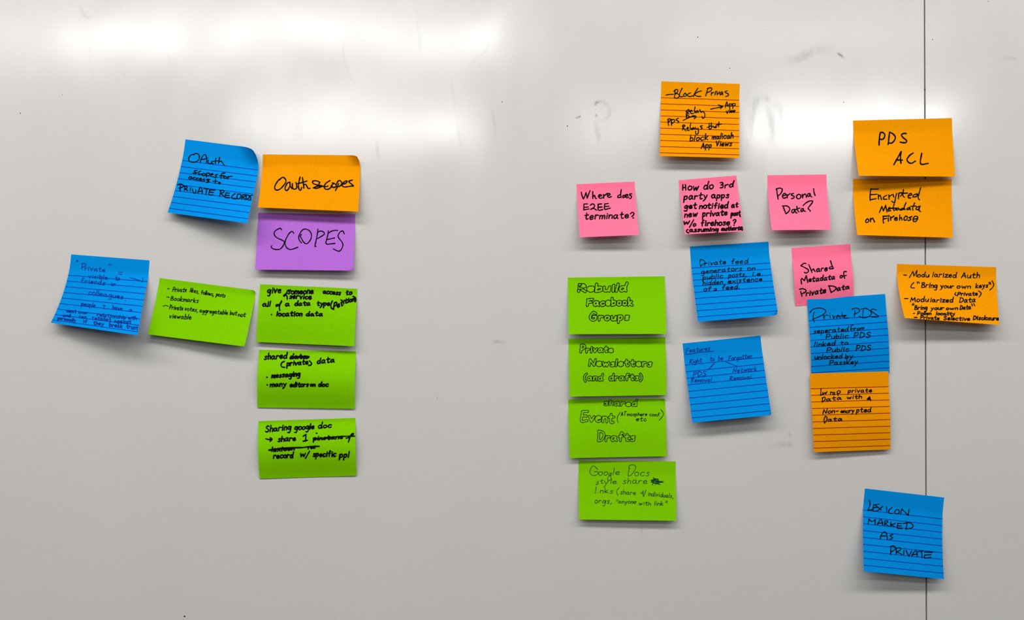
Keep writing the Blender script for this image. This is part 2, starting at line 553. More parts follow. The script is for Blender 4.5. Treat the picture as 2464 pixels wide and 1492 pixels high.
# ---- left group -------------------------------------------------------------
n = Note('n1', 'blue', (390, 320), 6.216, (350, 95), (1490, 238), (1272, 1350), (82, 1190), (7, 26),
         'tilted blue lined sticky note reading OAuth scopes for access to PRIVATE RECORDS',
         curls=((1, 0, 27, 19, 1),), rules=(.283, .0822, 9))
n.write(parse('480,325 440,325 405,360 398,400 420,430 470,437 520,425 550,395 558,350 540,315 500,308 470,322/'
 '572,440 582,400 605,350 635,322 655,335 665,380 668,420 662,445/575,400 640,390 685,372/'
 '692,402 686,440 700,458 730,455 745,422 745,450 765,460/805,375 800,410 795,455/760,425 850,415/860,362 855,400 845,455/850,430 880,420 900,440 930,480/'
 '525,560 490,562 478,575 500,588 520,598 500,605 460,600/580,568 545,588 550,615 590,612/620,600 600,625 625,640 650,615 620,600/'
 '665,600 660,660/660,610 700,600 715,620 690,640 665,635/730,630 765,620 755,605 730,620 735,650 770,655/830,620 800,625 795,635 815,645 810,665 780,665/'
 '940,600 900,605 885,630 880,680/860,640 925,640/940,645 920,665 940,680 965,665 945,645/985,650 980,690/982,670 1010,650 1050,650/'
 '440,655 410,655 400,680 425,690 440,665 450,690/500,665 470,665 470,690 500,695/545,675 515,680 515,700 545,705/555,695 590,690 580,675 560,690 570,710 600,710/'
 '640,685 610,695 640,710 620,725/715,695 670,690 700,710 680,740 660,735/665,700 705,735/800,695 795,755/760,722 830,722/855,735 840,750 860,760 872,745 855,735/852,748 864,750/'
 '235,775 270,762 310,775 320,800 290,815 250,825/275,785 270,870/340,800 335,860/318,795 370,800 375,820 345,835 385,862/425,820 422,865/'
 '455,835 465,880 485,902 505,880 503,845/535,900 560,830 580,810 600,850 600,900/532,880 600,865/625,830 690,835/670,835 655,920/'
 '705,850 790,855/715,855 700,920 765,928/705,885 770,890/'
 '880,860 860,950/865,865 915,855 925,880 880,905 925,945/955,895 1010,900/955,900 940,960 1010,970/945,930 1005,935/1095,905 1050,940 1045,975 1110,985/'
 '1130,915 1120,970 1150,985 1180,950 1170,915 1130,915/1205,925 1190,990/1200,930 1240,920 1240,945 1205,960 1240,990/1265,925 1250,995/1260,925 1300,935 1300,970 1255,995/'
 '1352,930 1315,940 1325,965 1320,1000 1290,1005'), 16)

n = Note('n2', 'orange', (610, 360), 9.126, (203, 105), (2350, 125), (2300, 1362), (97, 1268), (11, 12),
         'plain orange rectangular sticky note reading Oauth scopes, one top corner curled',
         curls=((1, 0, 16, 12, 1),))
n.write(parse('600,640 560,660 500,740 465,820 475,870 520,890 590,860 660,790 710,710 700,650 650,608 590,640 575,665/'
 '790,715 740,740 700,820 695,870 730,900 770,860 800,790 800,715 810,800 845,855/855,745 855,830 880,865 920,865 950,835 945,770 930,720/'
 '1025,600 1000,700 985,800 1000,870 1035,892 1060,830/955,750 1080,720 1175,690/1075,610 1090,720 1105,845/1105,845 1110,770 1150,770 1200,850 1245,850/'
 '1440,745 1455,720 1400,690 1320,685 1295,720 1340,760 1440,780 1520,800 1480,820 1380,850 1310,840 1400,805 1470,800/'
 '1680,680 1600,730 1555,800 1570,860 1640,870 1700,830 1730,800/1500,800 1580,815 1635,800/1735,730 1800,760 1815,800 1780,830 1720,820 1705,795 1750,750/'
 '1870,745 1840,820 1800,900/1825,760 1850,700 1900,680 1940,740 1900,800 1830,820/1930,770 2020,740 2060,700 2030,685 1960,740 1945,790 1990,820 2060,815/'
 '2170,670 2100,690 2105,720 2170,770 2195,800 2150,800 2060,815'), 29)

n = Note('n3', 'purple', (600, 505), 9.126, (193, 68), (2325, 95), (2278, 1335), (125, 1312), (7, 9),
         'purple rectangular sticky note reading SCOPES below the plain orange note', flat=0.12,
         curls=((1, 1, 4, 4, -1),))
n.write(parse('708,440 690,410 660,408 570,460 545,510 560,570 620,620 720,665 765,700 750,770 690,850 620,872 520,855 478,815 492,790/'
 '975,515 945,475 890,500 830,590 785,700 800,800 860,860 940,865 1065,820/1145,725 1100,670 1085,600 1110,520 1170,440 1240,422 1320,460 1362,540 1350,640 1290,725 1235,742 1180,690 1135,610 1120,570 1140,540/'
 '1505,420 1495,520 1460,700 1440,800 1465,800/1505,490 1560,465 1620,480 1650,525 1600,570 1490,635/1735,455 1725,540 1695,660 1680,725 1710,755 1780,748 1880,735/'
 '1740,510 1800,470 1880,450 1940,452/1710,650 1790,635 1870,615/2085,530 2065,480 2040,462 1990,490 1950,560 1965,620 2030,700 2055,770 2030,850 1980,905 1920,895 1845,858'), 25)

n = Note('n4', 'blue', (110, 600), 5.968, (365, 72), (1492, 158), (1320, 1235), (72, 1055), (9, 28),
         'blue lined sticky note in faint blue ink starting with Private, far left',
         rules=(.293, .0828, 9))
n.write(text('525,200 520,290/518,205 565,203 578,225 555,245 525,255', ('rivate', 560, 298, 850, 325, 36),
 '445,155 455,175/460,158 465,175/912,205 908,230/937,205 930,230/1050,325 1100,330/1048,355 1095,360',
 ('visible', 615, 408, 885, 435, 34), ('to', 1000, 440, 1060, 442, 34), '1210,405 1390,460/1390,410 1398,440 1380,470',
 ('friends', 505, 478, 850, 512, 38), ('or', 940, 522, 998, 527, 32), ('colleagues', 615, 645, 1110, 712, 38), '1142,736 1150,740',
 ('people', 512, 808, 712, 835, 34), '838,805 842,850/820,806 860,808/825,850 862,850', ('have', 962, 855, 1095, 878, 32), ('a', 1200, 890, 1240, 890, 28),
 ('meat', 302, 902, 435, 912, 28), ('our', 475, 918, 610, 930, 22), ('relationship', 740, 955, 1150, 1000, 30), ('with', 1185, 1000, 1300, 1008, 28),
 ('and', 248, 965, 355, 972, 26), ('can', 480, 985, 580, 992, 28), ('retaliat', 672, 1005, 935, 1032, 30), ('against', 985, 1045, 1222, 1062, 26),
 ('personally', 175, 1005, 425, 1040, 26), ('if', 542, 1055, 590, 1058, 26), ('they', 685, 1078, 830, 1092, 28), ('break', 915, 1105, 1100, 1128, 32), ('trust', 1160, 1128, 1322, 1155, 34)),
 10.5, 'navy', label='faint blue handwriting')

n = Note('n5', 'green', (350, 660), 7.852, (268, 70), (2088, 305), (1868, 1365), (42, 1135), (7, 14),
         'tilted green sticky note listing Private likes, follows, posts and Bookmarks',
         curls=((1, 0, 5, 4, 1), (1, 1, 3, 3, -1)), flat=.1)
n.write(text('415,272 455,272', ('Private', 510, 330, 770, 335, 48), ('likes,', 842, 332, 1000, 362, 44), ('follows,', 1048, 372, 1288, 412, 44), ('posts', 1335, 408, 1502, 436, 42),
 '400,428 425,428 450,440', ('Bookmarks', 475, 490, 995, 540, 48), '335,602 390,588 430,605', ('Private', 452, 660, 705, 682, 50), ('votes,', 742, 680, 985, 712, 44),
 ('aggregatable', 1022, 718, 1550, 762, 44), ('but', 1598, 762, 1722, 775, 44), ('not', 1752, 795, 1885, 802, 44), ('viewable', 450, 822, 860, 850, 48), slant=.22), 14)

n = Note('n6', 'green', (605, 675), 9.042, (187, 80), (2308, 180), (2240, 1430), (105, 1338), (4, 7),
         'green sticky note with thick writing reading give someone access to all of a data type', bump=2, flat=.08)
n.write(text(('give', 350, 270, 640, 268, 78), '855,212 790,213 760,280 700,325 712,348 752,305 775,350 780,408', ('someone', 790, 292, 1340, 288, 72), ('access', 1560, 278, 1935, 312, 54),
 ('to', 2055, 320, 2180, 300, 56), ('service', 830, 388, 1300, 405, 62), ('all', 245, 560, 405, 565, 62), '600,520 545,530 540,560 590,540 640,490 655,445/655,450 620,520 608,600 620,655',
 ('a', 738, 558, 825, 555, 58), ('data', 945, 548, 1275, 540, 58), ('type', 1428, 542, 1700, 545, 58), '1760,445 1728,530 1742,600 1790,628', ('Pet', 1785, 620, 1985, 545, 76), ('ition', 2000, 508, 2235, 440, 56),
 '2210,345 2258,370 2272,420 2258,465/1945,420 1950,424/432,740', ('location', 552, 775, 1095, 770, 58), ('data', 1192, 770, 1545, 766, 50)), 31)

n = Note('n7', 'green', (605, 832), 9.298, (170, 92), (2340, 122), (2310, 1410), (133, 1382), (1, 1.6),
         'green sticky note reading shared private data, messaging, many editors on doc', bump=5.5, flat=.04)
n.write(text(('shared', 290, 308, 790, 280, 70), ('data', 865, 290, 1230, 290, 58), '862,272 950,248 1120,240 1290,243/870,292 1000,258 1240,278 1285,252/900,275 1080,262 1250,232/900,262 1180,266',
 '740,350 690,372 660,430 690,475 740,482', ('private', 795, 448, 1260, 410, 62), '1298,338 1342,385 1335,425 1280,442', ('data', 1472, 398, 1850, 368, 68), '345,703/350,872',
 ('messaging', 455, 718, 1085, 672, 62), ('many', 420, 915, 770, 898, 58), ('editors', 865, 918, 1270, 910, 56), ('on', 1315, 905, 1420, 905, 44), ('doc', 1502, 910, 1715, 908, 52)), 32)

n = Note('n8', 'green', (605, 995), 9.042, (150, 165), (2262, 97), (2288, 1355), (178, 1418), (0.6, 1.0),
         'bottom green sticky note of the left column reading Sharing google doc', bump=5.5, flat=.04)
n.write(text(('Sharing', 305, 402, 855, 350, 74), ('google', 940, 358, 1360, 330, 66), ('doc', 1455, 318, 1735, 298, 62), '315,550 370,565 450,560/410,525 450,560 405,605',
 ('share', 580, 612, 960, 588, 66), '1125,495 1190,455 1175,600/1125,603 1215,582', ('pinstanc', 1350, 580, 1980, 545, 48), '1345,540 1600,542 1900,502 2265,492/1350,562 1560,545 1800,512 1980,510/1415,428',
 '2060,535 2100,530 2140,490/2130,500 2190,470 2225,440 2190,438 2150,500 2110,622', ('lexicon', 440, 828, 930, 792, 56), '380,792 600,765 900,742 1120,738 1300,716 1475,713/385,800 700,750 1100,745/410,785 640,775 930,760',
 ('rec', 1235, 768, 1385, 752, 44), ('record', 480, 975, 900, 962, 66), ('w', 1062, 945, 1170, 935, 66), '1265,820 1175,975', ('specific', 1340, 938, 1832, 928, 64), ('ppl', 1918, 955, 2115, 945, 66)), 30)

# ---- right group ------------------------------------------------------------
n = Note('n9', 'orange', (1570, 180), 6.782, (145, 105), (1425, 148), (1415, 1358), (120, 1325), (13, 12),
         'orange lined sticky note reading Block Privas Relay, topmost of all the notes', rules=(.217, .0822, 10), rule='rule_red')
n.write(text('222,332 260,322 340,318/370,245 358,370/350,270 380,240 415,250 400,290 365,310 410,310 440,340 410,380 360,378/485,220 450,290 440,340 470,360 500,350/'
 '530,300 505,335 525,355 555,330 535,300/620,295 580,315 575,345 620,355 655,340/740,220 690,300 668,355/800,262 740,280 680,320 730,350 790,352/'
 '905,220 880,300 868,345/895,225 950,212 970,235 940,270 890,292/965,285 958,335/962,305 1000,285/1030,270 1020,325/1050,270 1056,325 1095,280/'
 '1135,275 1100,305 1110,330 1145,290 1145,330/1220,262 1180,275 1195,292 1238,315 1232,342 1195,355/'
 '1190,535 1200,480 1215,440 1225,480 1230,515/1185,505 1240,495/1255,475 1262,560/1255,480 1285,475 1290,500 1262,515/1305,470 1312,550/1305,475 1345,470 1345,500 1312,510/'
 '1205,595 1220,630 1240,580', ('iew', 1255, 618, 1345, 612, 32),
 '950,560 1050,540 1150,515/1075,492 1150,515 1110,550/565,580 550,660/545,600 590,565 600,590 565,625 600,640/615,600 650,590 630,575 615,605 640,635 670,625/'
 '695,525 685,580 692,620/735,585 705,600 720,620 745,590 752,615/770,565 790,610 815,600/830,600 855,640 850,690 820,707 808,680/'
 '500,745 600,695 690,670/550,645 555,700 562,650 620,690 655,670 705,672 708,692 680,715/640,680 690,685/'
 '258,720 255,780 265,830/245,735 280,712 290,740 260,775/310,725 310,825/305,735 350,730 360,760 315,800/425,710 390,725 395,745 430,760 415,785/'
 '500,815 490,905/488,835 520,820 530,840 500,855 545,915/560,880 585,870 575,855 560,875 570,905 600,905/625,785 615,850 630,895/670,860 640,880 655,895 675,870 690,890/'
 '700,860 715,890 745,870 750,930 735,967 705,960 705,920/815,830 780,840 790,855 815,870 790,888/'
 '925,790 925,880 955,880/895,858 960,830/958,785 962,870/962,855 990,838 1005,865/1040,840 1010,855 1035,865 1045,840/1085,770 1078,850/1040,818 1130,803',
 ('block', 610, 1082, 905, 1060, 52), ('malicah', 972, 1050, 1312, 1035, 48), ('App', 795, 1200, 960, 1185, 46), ('Views', 1032, 1162, 1290, 1160, 48)), 17)

n = Note('n10', 'orange', (2035, 270), 8.96, (157, 180), (2290, 125), (2355, 1390), (280, 1372), (15, 8),
         'plain orange sticky note reading PDS ACL across the board seam', power=1.25)
n.write(parse('745,440 725,560 718,710/745,440 790,435 840,480 825,560 770,590 735,570/945,430 930,560 915,695/945,430 1020,470 1070,540 1040,620 980,668 935,660/'
 '1305,460 1250,458 1200,490 1240,550 1310,610 1295,655 1240,658 1175,645/1195,850 1110,1000 1035,1135/1195,850 1180,960 1190,1100/1090,1030 1220,1032/'
 '1455,880 1380,930 1320,1020 1360,1085 1420,1100 1500,1055/1638,885 1615,1110 1775,1105'), 32)

n = Note('n11', 'orange', (2035, 425), 8.96, (157, 45), (2285, 52), (2305, 1318), (250, 1258), (15, 9),
         'plain orange sticky note reading Encrypted Metadata on Firehose, below PDS ACL', power=1.4)
n.write(text('540,262 525,400 525,515/540,270 700,270/530,390 675,380/530,498 655,475/705,390 705,490/705,430 745,400 770,495/885,400 820,440 820,485 885,488/930,395 935,490/935,430 1000,390/'
 '1020,380 1035,440/1095,365 1070,470 1050,560 990,530/1145,360 1135,475/1140,360 1200,345 1220,380 1180,420/1245,280 1230,400 1265,445/1200,360 1335,355/'
 '1345,420 1420,390 1400,360 1350,400 1350,455 1400,460/1540,370 1460,400 1445,440 1520,430 1550,385/1615,240 1570,400 1560,460 1590,500/'
 '725,775 780,640 810,740 860,615 890,765/910,710 960,690 940,660 915,700 920,740 970,730/1045,590 1020,680 1045,735/970,680 1090,680/1130,670 1070,710 1110,720 1150,690 1165,720/'
 '1250,680 1190,700 1190,725 1260,700/1300,560 1260,660 1280,715/1380,660 1320,690 1320,715 1370,700 1380,665 1395,720/1485,570 1440,680 1450,720/1400,640 1520,635/'
 '1600,640 1530,660 1510,700 1560,710 1600,630 1580,720 1610,755/465,910 430,950 440,990 480,980 500,940 465,905/535,900 535,975/540,930 580,890 600,930 620,980/'
 '815,850 805,940 815,1000/800,855 900,850/810,915 880,900/915,890 920,960/930,835 930,860/965,865 970,940/965,900 1040,850',
 ('e', 1050, 945, 1110, 945, 62), '1165,825 1160,940/1160,910 1200,880 1215,935/1290,850 1255,900 1270,940 1310,930 1330,870 1295,850/1425,860 1360,885 1405,910 1390,935 1345,945/'
 '1460,920 1545,900 1540,860 1490,855 1455,910 1460,960 1510,965 1550,910'), 26)

n = Note('n12', 'pink', (1370, 425), 9.322, (160, 170), (1465, 112), (1560, 1308), (235, 1362), (12, 14),
         'pink square sticky note reading Where does E2EE terminate?', power=1.25, flat=.1)
n.write(text('268,350 285,430 315,500 350,430 372,360 400,485 430,400 465,315/525,335 525,490/525,450 565,420 590,490 610,490/660,445 725,430 710,405 670,410 655,450 690,485 740,475/'
 '765,400 770,480/770,440 850,375/860,430 910,410 900,380 865,390 855,440 890,465 940,450/1140,405 1090,430 1090,470 1130,465/1165,290 1150,400 1160,470',
 ('o', 1195, 472, 1238, 468, 54), '1260,440 1310,430 1300,400 1265,410 1260,450 1290,475 1330,460/1400,385 1350,395 1360,420 1395,440 1380,485 1350,490/'
 '325,615 410,612/328,615 322,745/325,692 425,680/320,745 440,725/470,640 520,612 565,640 550,690 480,735 540,715 610,750/648,620 650,748 745,740/640,620 720,612/650,690 730,680/'
 '792,610 795,730 920,705/795,615 875,600/795,670 890,665', ('terminate', 340, 958, 1325, 928, 80), '1370,835 1410,800 1450,825 1430,870 1400,895/1425,925 1440,928'), 29)

n = Note('n13', 'pink', (1615, 410), 9.043, (160, 215), (1422, 110), (1572, 1325), (300, 1392), (14, 14),
         'pink square sticky note filled with writing starting How do 3rd party apps', power=1.3, flat=.1)
n.write(text('255,310 250,430/310,310 318,430/250,380 320,370', ('ow', 362, 428, 585, 432, 86), ('do', 708, 410, 908, 402, 82), '1065,270 1110,262 1125,295 1085,318 1130,325 1120,370 1070,380',
 ('rd', 1168, 385, 1350, 352, 68), ('party', 278, 635, 775, 610, 76), ('apps', 875, 602, 1250, 600, 72), ('get', 285, 830, 545, 828, 72), ('notified', 618, 832, 1230, 822, 70), ('at', 1310, 812, 1448, 798, 62),
 ('new', 295, 1018, 560, 1005, 70), ('private', 685, 1002, 1215, 972, 70), ('post', 1305, 992, 1500, 972, 58), '1497,1000 1505,1004', ('w', 268, 1182, 388, 1172, 70), '490,1075 400,1235', ('o', 478, 1215, 532, 1212, 52),
 ('firehose', 645, 1208, 1268, 1192, 70), '1345,1095 1380,1068 1408,1085 1395,1120 1370,1140 1380,1158/1365,1190 1368,1194/365,1285 330,1310 345,1345 380,1358', ('assuming', 398, 1338, 1020, 1318, 52),
 ('authoriz', 1092, 1312, 1530, 1288, 46), '1530,1228 1562,1262 1545,1300'), 30)

n = Note('n14', 'pink', (1830, 405), 9.322, (152, 155), (1480, 138), (1578, 1378), (255, 1388), (15, 14),
         'pink square sticky note reading Personal Data?', power=1.3, flat=.17)
n.write(parse('360,465 375,580 395,695/350,465 420,445 480,460 485,500 450,570 385,625/495,620 560,600 550,565 510,580 490,630 520,670 570,655/590,590 600,665/600,620 660,565/'
 '740,565 690,580 700,605 755,630 745,665 695,680/855,580 815,610 810,660 850,685 895,660 905,610 860,580/940,585 945,665/945,630 990,575 1020,600 1030,650/'
 '1110,570 1070,570 1055,620 1090,630 1115,575 1120,620 1150,645/1190,455 1200,540 1225,610/505,840 530,920 570,1020/490,845 590,845 650,890 650,940 610,990 570,1020/'
 '770,920 715,930 700,980 740,995 770,930 790,990 815,1000/815,855 825,930 860,980/780,930 885,890/960,900 920,910 905,960 940,965 960,910 970,950 1005,965/'
 '955,835 1020,775 1100,735 1170,730 1160,770 1090,860 1065,900 1085,920/1105,940 1115,960'), 29)

n = Note('n15', 'blue', (1640, 570), 6.782, (135, 158), (1418, 78), (1582, 1280), (268, 1385), (14, 19),
         'blue lined sticky note reading Private feed generators on public posts', rules=(.289, .0812, 9), curls=((1, 1, 7, 6, -1),))
n.write(text('305,370 300,430 315,490/295,385 320,370 385,405 360,440 310,472', ('rivate', 378, 470, 720, 442, 42), ('feed', 810, 440, 1080, 432, 44), ('generators', 322, 600, 980, 548, 42), ('on', 1072, 550, 1195, 545, 42),
 ('public', 348, 692, 670, 668, 40), ('posts,', 768, 660, 1055, 640, 40), ('i.e.', 1155, 640, 1318, 632, 40), ('hidden', 348, 788, 665, 770, 40), ('existence', 758, 755, 1312, 715, 38),
 ('of', 362, 886, 480, 880, 40), ('a', 528, 882, 575, 878, 34), ('feed.', 660, 862, 940, 845, 40)), 13)

n = Note('n16', 'pink', (1890, 575), 8.776, (125, 190), (1367, 108), (1437, 1330), (205, 1422), (0.35, 0.3),
         'pink square sticky note reading Shared Metadata of Private Data', bump=3.2, power=1.0)
n.write(text('435,520 390,515 325,565 400,600 480,650 475,700 430,718 400,705/490,540 530,630 560,710/550,670 590,630 625,690', ('are', 655, 695, 880, 672, 62),
 '980,585 930,600 935,630 1010,625/950,460 975,540 1012,620/340,950 330,870 345,830 400,880 440,770 470,920', ('etadata', 492, 908, 1040, 848, 58), ('o', 1150, 825, 1198, 820, 52),
 '1285,690 1240,690 1230,760 1250,830/1200,785 1285,770/320,1110 350,1210/300,1060 370,1050 430,1080 420,1120 340,1160', ('rivate', 435, 1208, 850, 1132, 64),
 '920,990 940,1060 965,1130/910,990 1000,995 1070,1030 1040,1080 965,1130', ('ata', 1090, 1090, 1345, 1050, 56)), 26)

n = Note('n17', 'orange', (2140, 620), 8.289, (152, 125), (2133, 190), (2197, 1342), (305, 1203), (21, 14),
         'orange sticky note reading Modularized Auth and Modularized Data, rightmost of all', power=1.25, flat=.15)
n.write(text('285,345 340,350/400,395 470,275 490,370 550,255 540,380', ('odu', 562, 388, 785, 388, 52), ('larized', 862, 385, 1330, 396, 54), ('Auth', 1438, 400, 1795, 405, 60), '490,495 445,540 430,595 500,605',
 '555,485 565,515/580,480 602,512', ('Bring', 642, 592, 950, 605, 56), ('your', 1018, 605, 1280, 605, 46), ('own', 1345, 612, 1615, 610, 46), ('keys', 1722, 602, 1960, 590, 50), '1985,490 1992,530/2010,490 2020,530',
 '2045,460 2080,530 2060,590 2005,645/1325,695 1305,730 1340,758', ('Private', 1360, 757, 1755, 750, 42), '1775,660 1830,710 1790,785/300,815 370,815', ('Modu', 418, 880, 775, 880, 54), ('larized', 818, 885, 1265, 888, 50),
 ('Data', 1398, 892, 1712, 885, 56), '455,945 475,910/478,945 497,930', ('Bring', 502, 1038, 750, 1030, 48), ('your', 828, 1038, 1085, 1035, 38), ('own', 1132, 1038, 1360, 1035, 34), ('Data', 1408, 1032, 1620, 1025, 46),
 '1640,920 1655,960/1680,915 1702,960/480,1110 505,1110', ('Pollen', 558, 1142, 828, 1140, 38), ('locality', 932, 1142, 1300, 1145, 36), '495,1190 550,1192', ('Private', 618, 1218, 990, 1238, 38),
 ('Selective', 1080, 1238, 1600, 1255, 44), ('Disclosure', 1672, 1232, 2175, 1248, 44)), 20)

n = Note('n18', 'blue', (1925, 695), 7.105, (120, 180), (1455, 88), (1532, 1435), (192, 1527), (0.3, 0.9),
         'blue lined sticky note reading Private PDS, overlapping the pink Shared Metadata note', base=0.0014, bump=2.6, rules=(.274, .0826, 9))
n.write(text('240,400 225,480 240,565/165,410 230,345 340,330 430,360 430,410 340,470 215,520/400,450 415,520/405,490 440,450 480,455/510,450 520,500/505,415 512,425/560,450 575,510 600,460/'
 '660,450 620,470 630,505 665,465 690,500/720,405 725,490/690,465 770,450/745,480 790,460 770,450 750,485 780,500 825,495/940,370 930,480/885,350 960,330 1020,360 1000,400 925,435/'
 '1080,360 1070,470/1045,345 1130,335 1200,380 1220,430 1160,480 1080,495 1010,470/1310,365 1250,345 1205,370 1270,420 1345,465 1320,485 1220,480',
 ('seperated', 232, 762, 820, 725, 44), '905,620 870,640 880,720/860,690 920,680', ('rom', 922, 712, 1088, 695, 34), ('Public', 442, 858, 820, 840, 44), ('PDS', 922, 842, 1200, 830, 54), ('linked', 248, 990, 598, 965, 44),
 ('to', 692, 958, 812, 955, 40), ('Public', 458, 1082, 832, 1065, 44), ('PDS', 958, 1058, 1208, 1048, 54), ('unlocked', 252, 1205, 715, 1182, 42), ('by', 775, 1190, 895, 1180, 42), ('Passkey', 505, 1302, 980, 1280, 44)), 15)

n = Note('n19', 'orange', (1930, 885), 6.94, (130, 95), (1440, 60), (1475, 1365), (200, 1410), (3.5, 1.2),
         'orange lined sticky note reading Wrap private Data, stuck over the Private PDS note', base=0.0030, bump=2.5, rules=(.195, .0838, 10), rule='rule_red')
n.write(text('315,355 310,460 350,435/345,410 358,440 385,410 392,440 415,400', ('ra', 472, 447, 550, 452, 42), '602,464 588,430 585,402 612,382 638,396 630,420 592,432', ('private', 768, 418, 1160, 408, 38),
 '345,500 335,570/330,505 375,490 385,530 340,575', ('ata', 405, 555, 652, 530, 34), ('with', 752, 522, 990, 512, 36), '1085,525 1130,480 1135,520 1095,530 1130,510 1150,548/1110,510 1130,530',
 ('Non', 348, 772, 540, 752, 42), '568,728 602,720', ('encry', 645, 752, 862, 745, 34), ('pted', 908, 745, 1145, 735, 44), '385,810 365,870 372,922/385,808 415,825 410,870 375,925', ('ata', 430, 892, 665, 882, 36)), 17)

n = Note('n20', 'green', (1350, 655), 9.126, (147, 118), (2278, 90), (2308, 1355), (168, 1362), (9, 9),
         'green sticky note with outlined letters reading Rebuild Facebook Groups', flat=.05, power=1.2)
n.write([('outline', word('Rebuild', 378, 418, 1425, 415, 88, cap=.98), 27), ('outline', word('Facebook', 580, 728, 1560, 722, 80, .05, cap=1.0), 25),
         ('outline', word('Groups', 640, 1052, 1480, 1040, 78, .05, 5, cap=1.35), 24)] + parse('380,250 470,250 400,330 470,340/380,380 460,370/370,300 440,300'), 17, 'black')

n = Note('n21', 'green', (1350, 805), 9.126, (160, 95), (2290, 58), (2315, 1330), (190, 1365), (6, 5),
         'green sticky note with outlined letters reading Private Newsletters (and drafts)', flat=.1, bump=1)
n.write([('outline', word('Private', 430, 385, 1130, 382, 68, .05, 4, cap=1.35), 21), ('outline', word('Newsletters', 622, 688, 1985, 690, 78, .04), 21),
         ('outline', word('(and', 505, 1005, 905, 1002, 72, .1, cap=1), 20), ('outline', word('drafts)', 1065, 1000, 1775, 998, 72, .05), 20)], 16, 'black')

n = Note('n22', 'green', (1350, 950), 9.126, (157, 100), (2287, 78), (2325, 1350), (190, 1390), (5, 4),
         'green sticky note with outlined letters reading shared Event Drafts', flat=.1, bump=1.5, curls=((1, 0, 5, 5, 1),))
n.write([('outline', word('shared', 950, 222, 1655, 248, 70, .1), 18), ('outline', word('Event', 445, 572, 1150, 608, 108, .06, cap=1.15), 23),
         ('outline', word('Drafts', 815, 1010, 1610, 1005, 92, .05, cap=1.4), 22)]
        + text('1300,385 1245,470 1235,560 1265,610', ('AT', 1312, 468, 1425, 455, 52), ('mosphere', 1452, 462, 1885, 460, 40), ('conf.', 1942, 462, 2180, 478, 44), '2190,325 2245,400 2230,470 2155,560', ('etc', 1652, 578, 1868, 570, 50)), 14, 'black')

n = Note('n23', 'green', (1375, 1100), 9.04, (155, 72), (2270, 93), (2280, 1385), (165, 1358), (6, 7),
         'green sticky note in thin pen reading Google Docs style share links', flat=.2, power=1.2)
n.write(text('575,270 530,225 480,190 430,230 400,320 430,380 500,400 570,370 570,320 495,318', ('oo', 590, 398, 780, 398, 76), '860,350 820,360 815,390 850,390 870,335 858,420 860,480 820,510 790,490 800,430 850,395', '935,230 905,390',
 ('e', 960, 388, 1045, 385, 70), '1270,255 1250,200 1300,168 1380,180 1395,240 1350,330 1290,395 1235,405 1240,330 1255,230', ('ocs', 1372, 405, 1692, 402, 80), ('st', 532, 590, 690, 570, 56),
 '720,515 742,572/812,505 750,590 705,665', ('le', 850, 578, 975, 575, 58), ('share', 1118, 580, 1640, 578, 76),
 '540,645 520,790/570,768 574,772', ('nks', 625, 775, 900, 785, 62), '1040,660 985,740 1010,835', ('share', 1062, 800, 1395, 820, 54), '1505,770 1530,800 1560,730 1560,850/1620,720 1570,860', ('individuals,', 1668, 838, 2212, 888, 54),
 ('orgs,', 505, 1005, 870, 1005, 64), '980,935 990,960/1010,915 1015,945', ('anyone', 1022, 1002, 1400, 1015, 50), ('with', 1468, 1040, 1720, 1048, 46), ('link', 1805, 1048, 1992, 1048, 48), '2060,950 2050,990/2090,945 2075,1000',
 '1730,500 1880,470/1730,540 1990,520/1740,525 2005,545 1800,560/1790,445 1790,520 1760,605/1890,480 1870,560/1780,560 1920,590/1850,540 1830,590 1890,570 1920,600/1780,460 1890,480 1740,510 1900,510 1760,550'), 12.5, 'teal')

n = Note('n24', 'blue', (1625, 795), 6.348, (110, 200), (1300, 78), (1470, 1295), (260, 1410), (13, 13),
         'tilted blue lined sticky note in thin pen reading Features Right to be forgotten', rules=(.277, .083, 9), curls=((1, 1, 3, 3, -1),))
n.write(text(('Features', 162, 342, 525, 303, 38), '155,355 190,365 380,335 590,318', ('Right', 218, 505, 398, 485, 38), ('to', 528, 470, 590, 468, 42), ('be', 658, 460, 725, 455, 40), ('Forgotten', 812, 458, 1162, 418, 36),
 '605,495 500,605/600,500 540,550/770,480 850,512 950,550', ('PDS', 272, 705, 465, 690, 42), ('Removal', 242, 798, 548, 780, 36), ('Network', 882, 645, 1240, 615, 38), ('Removal', 830, 768, 1155, 738, 36)), 10, 'navy')

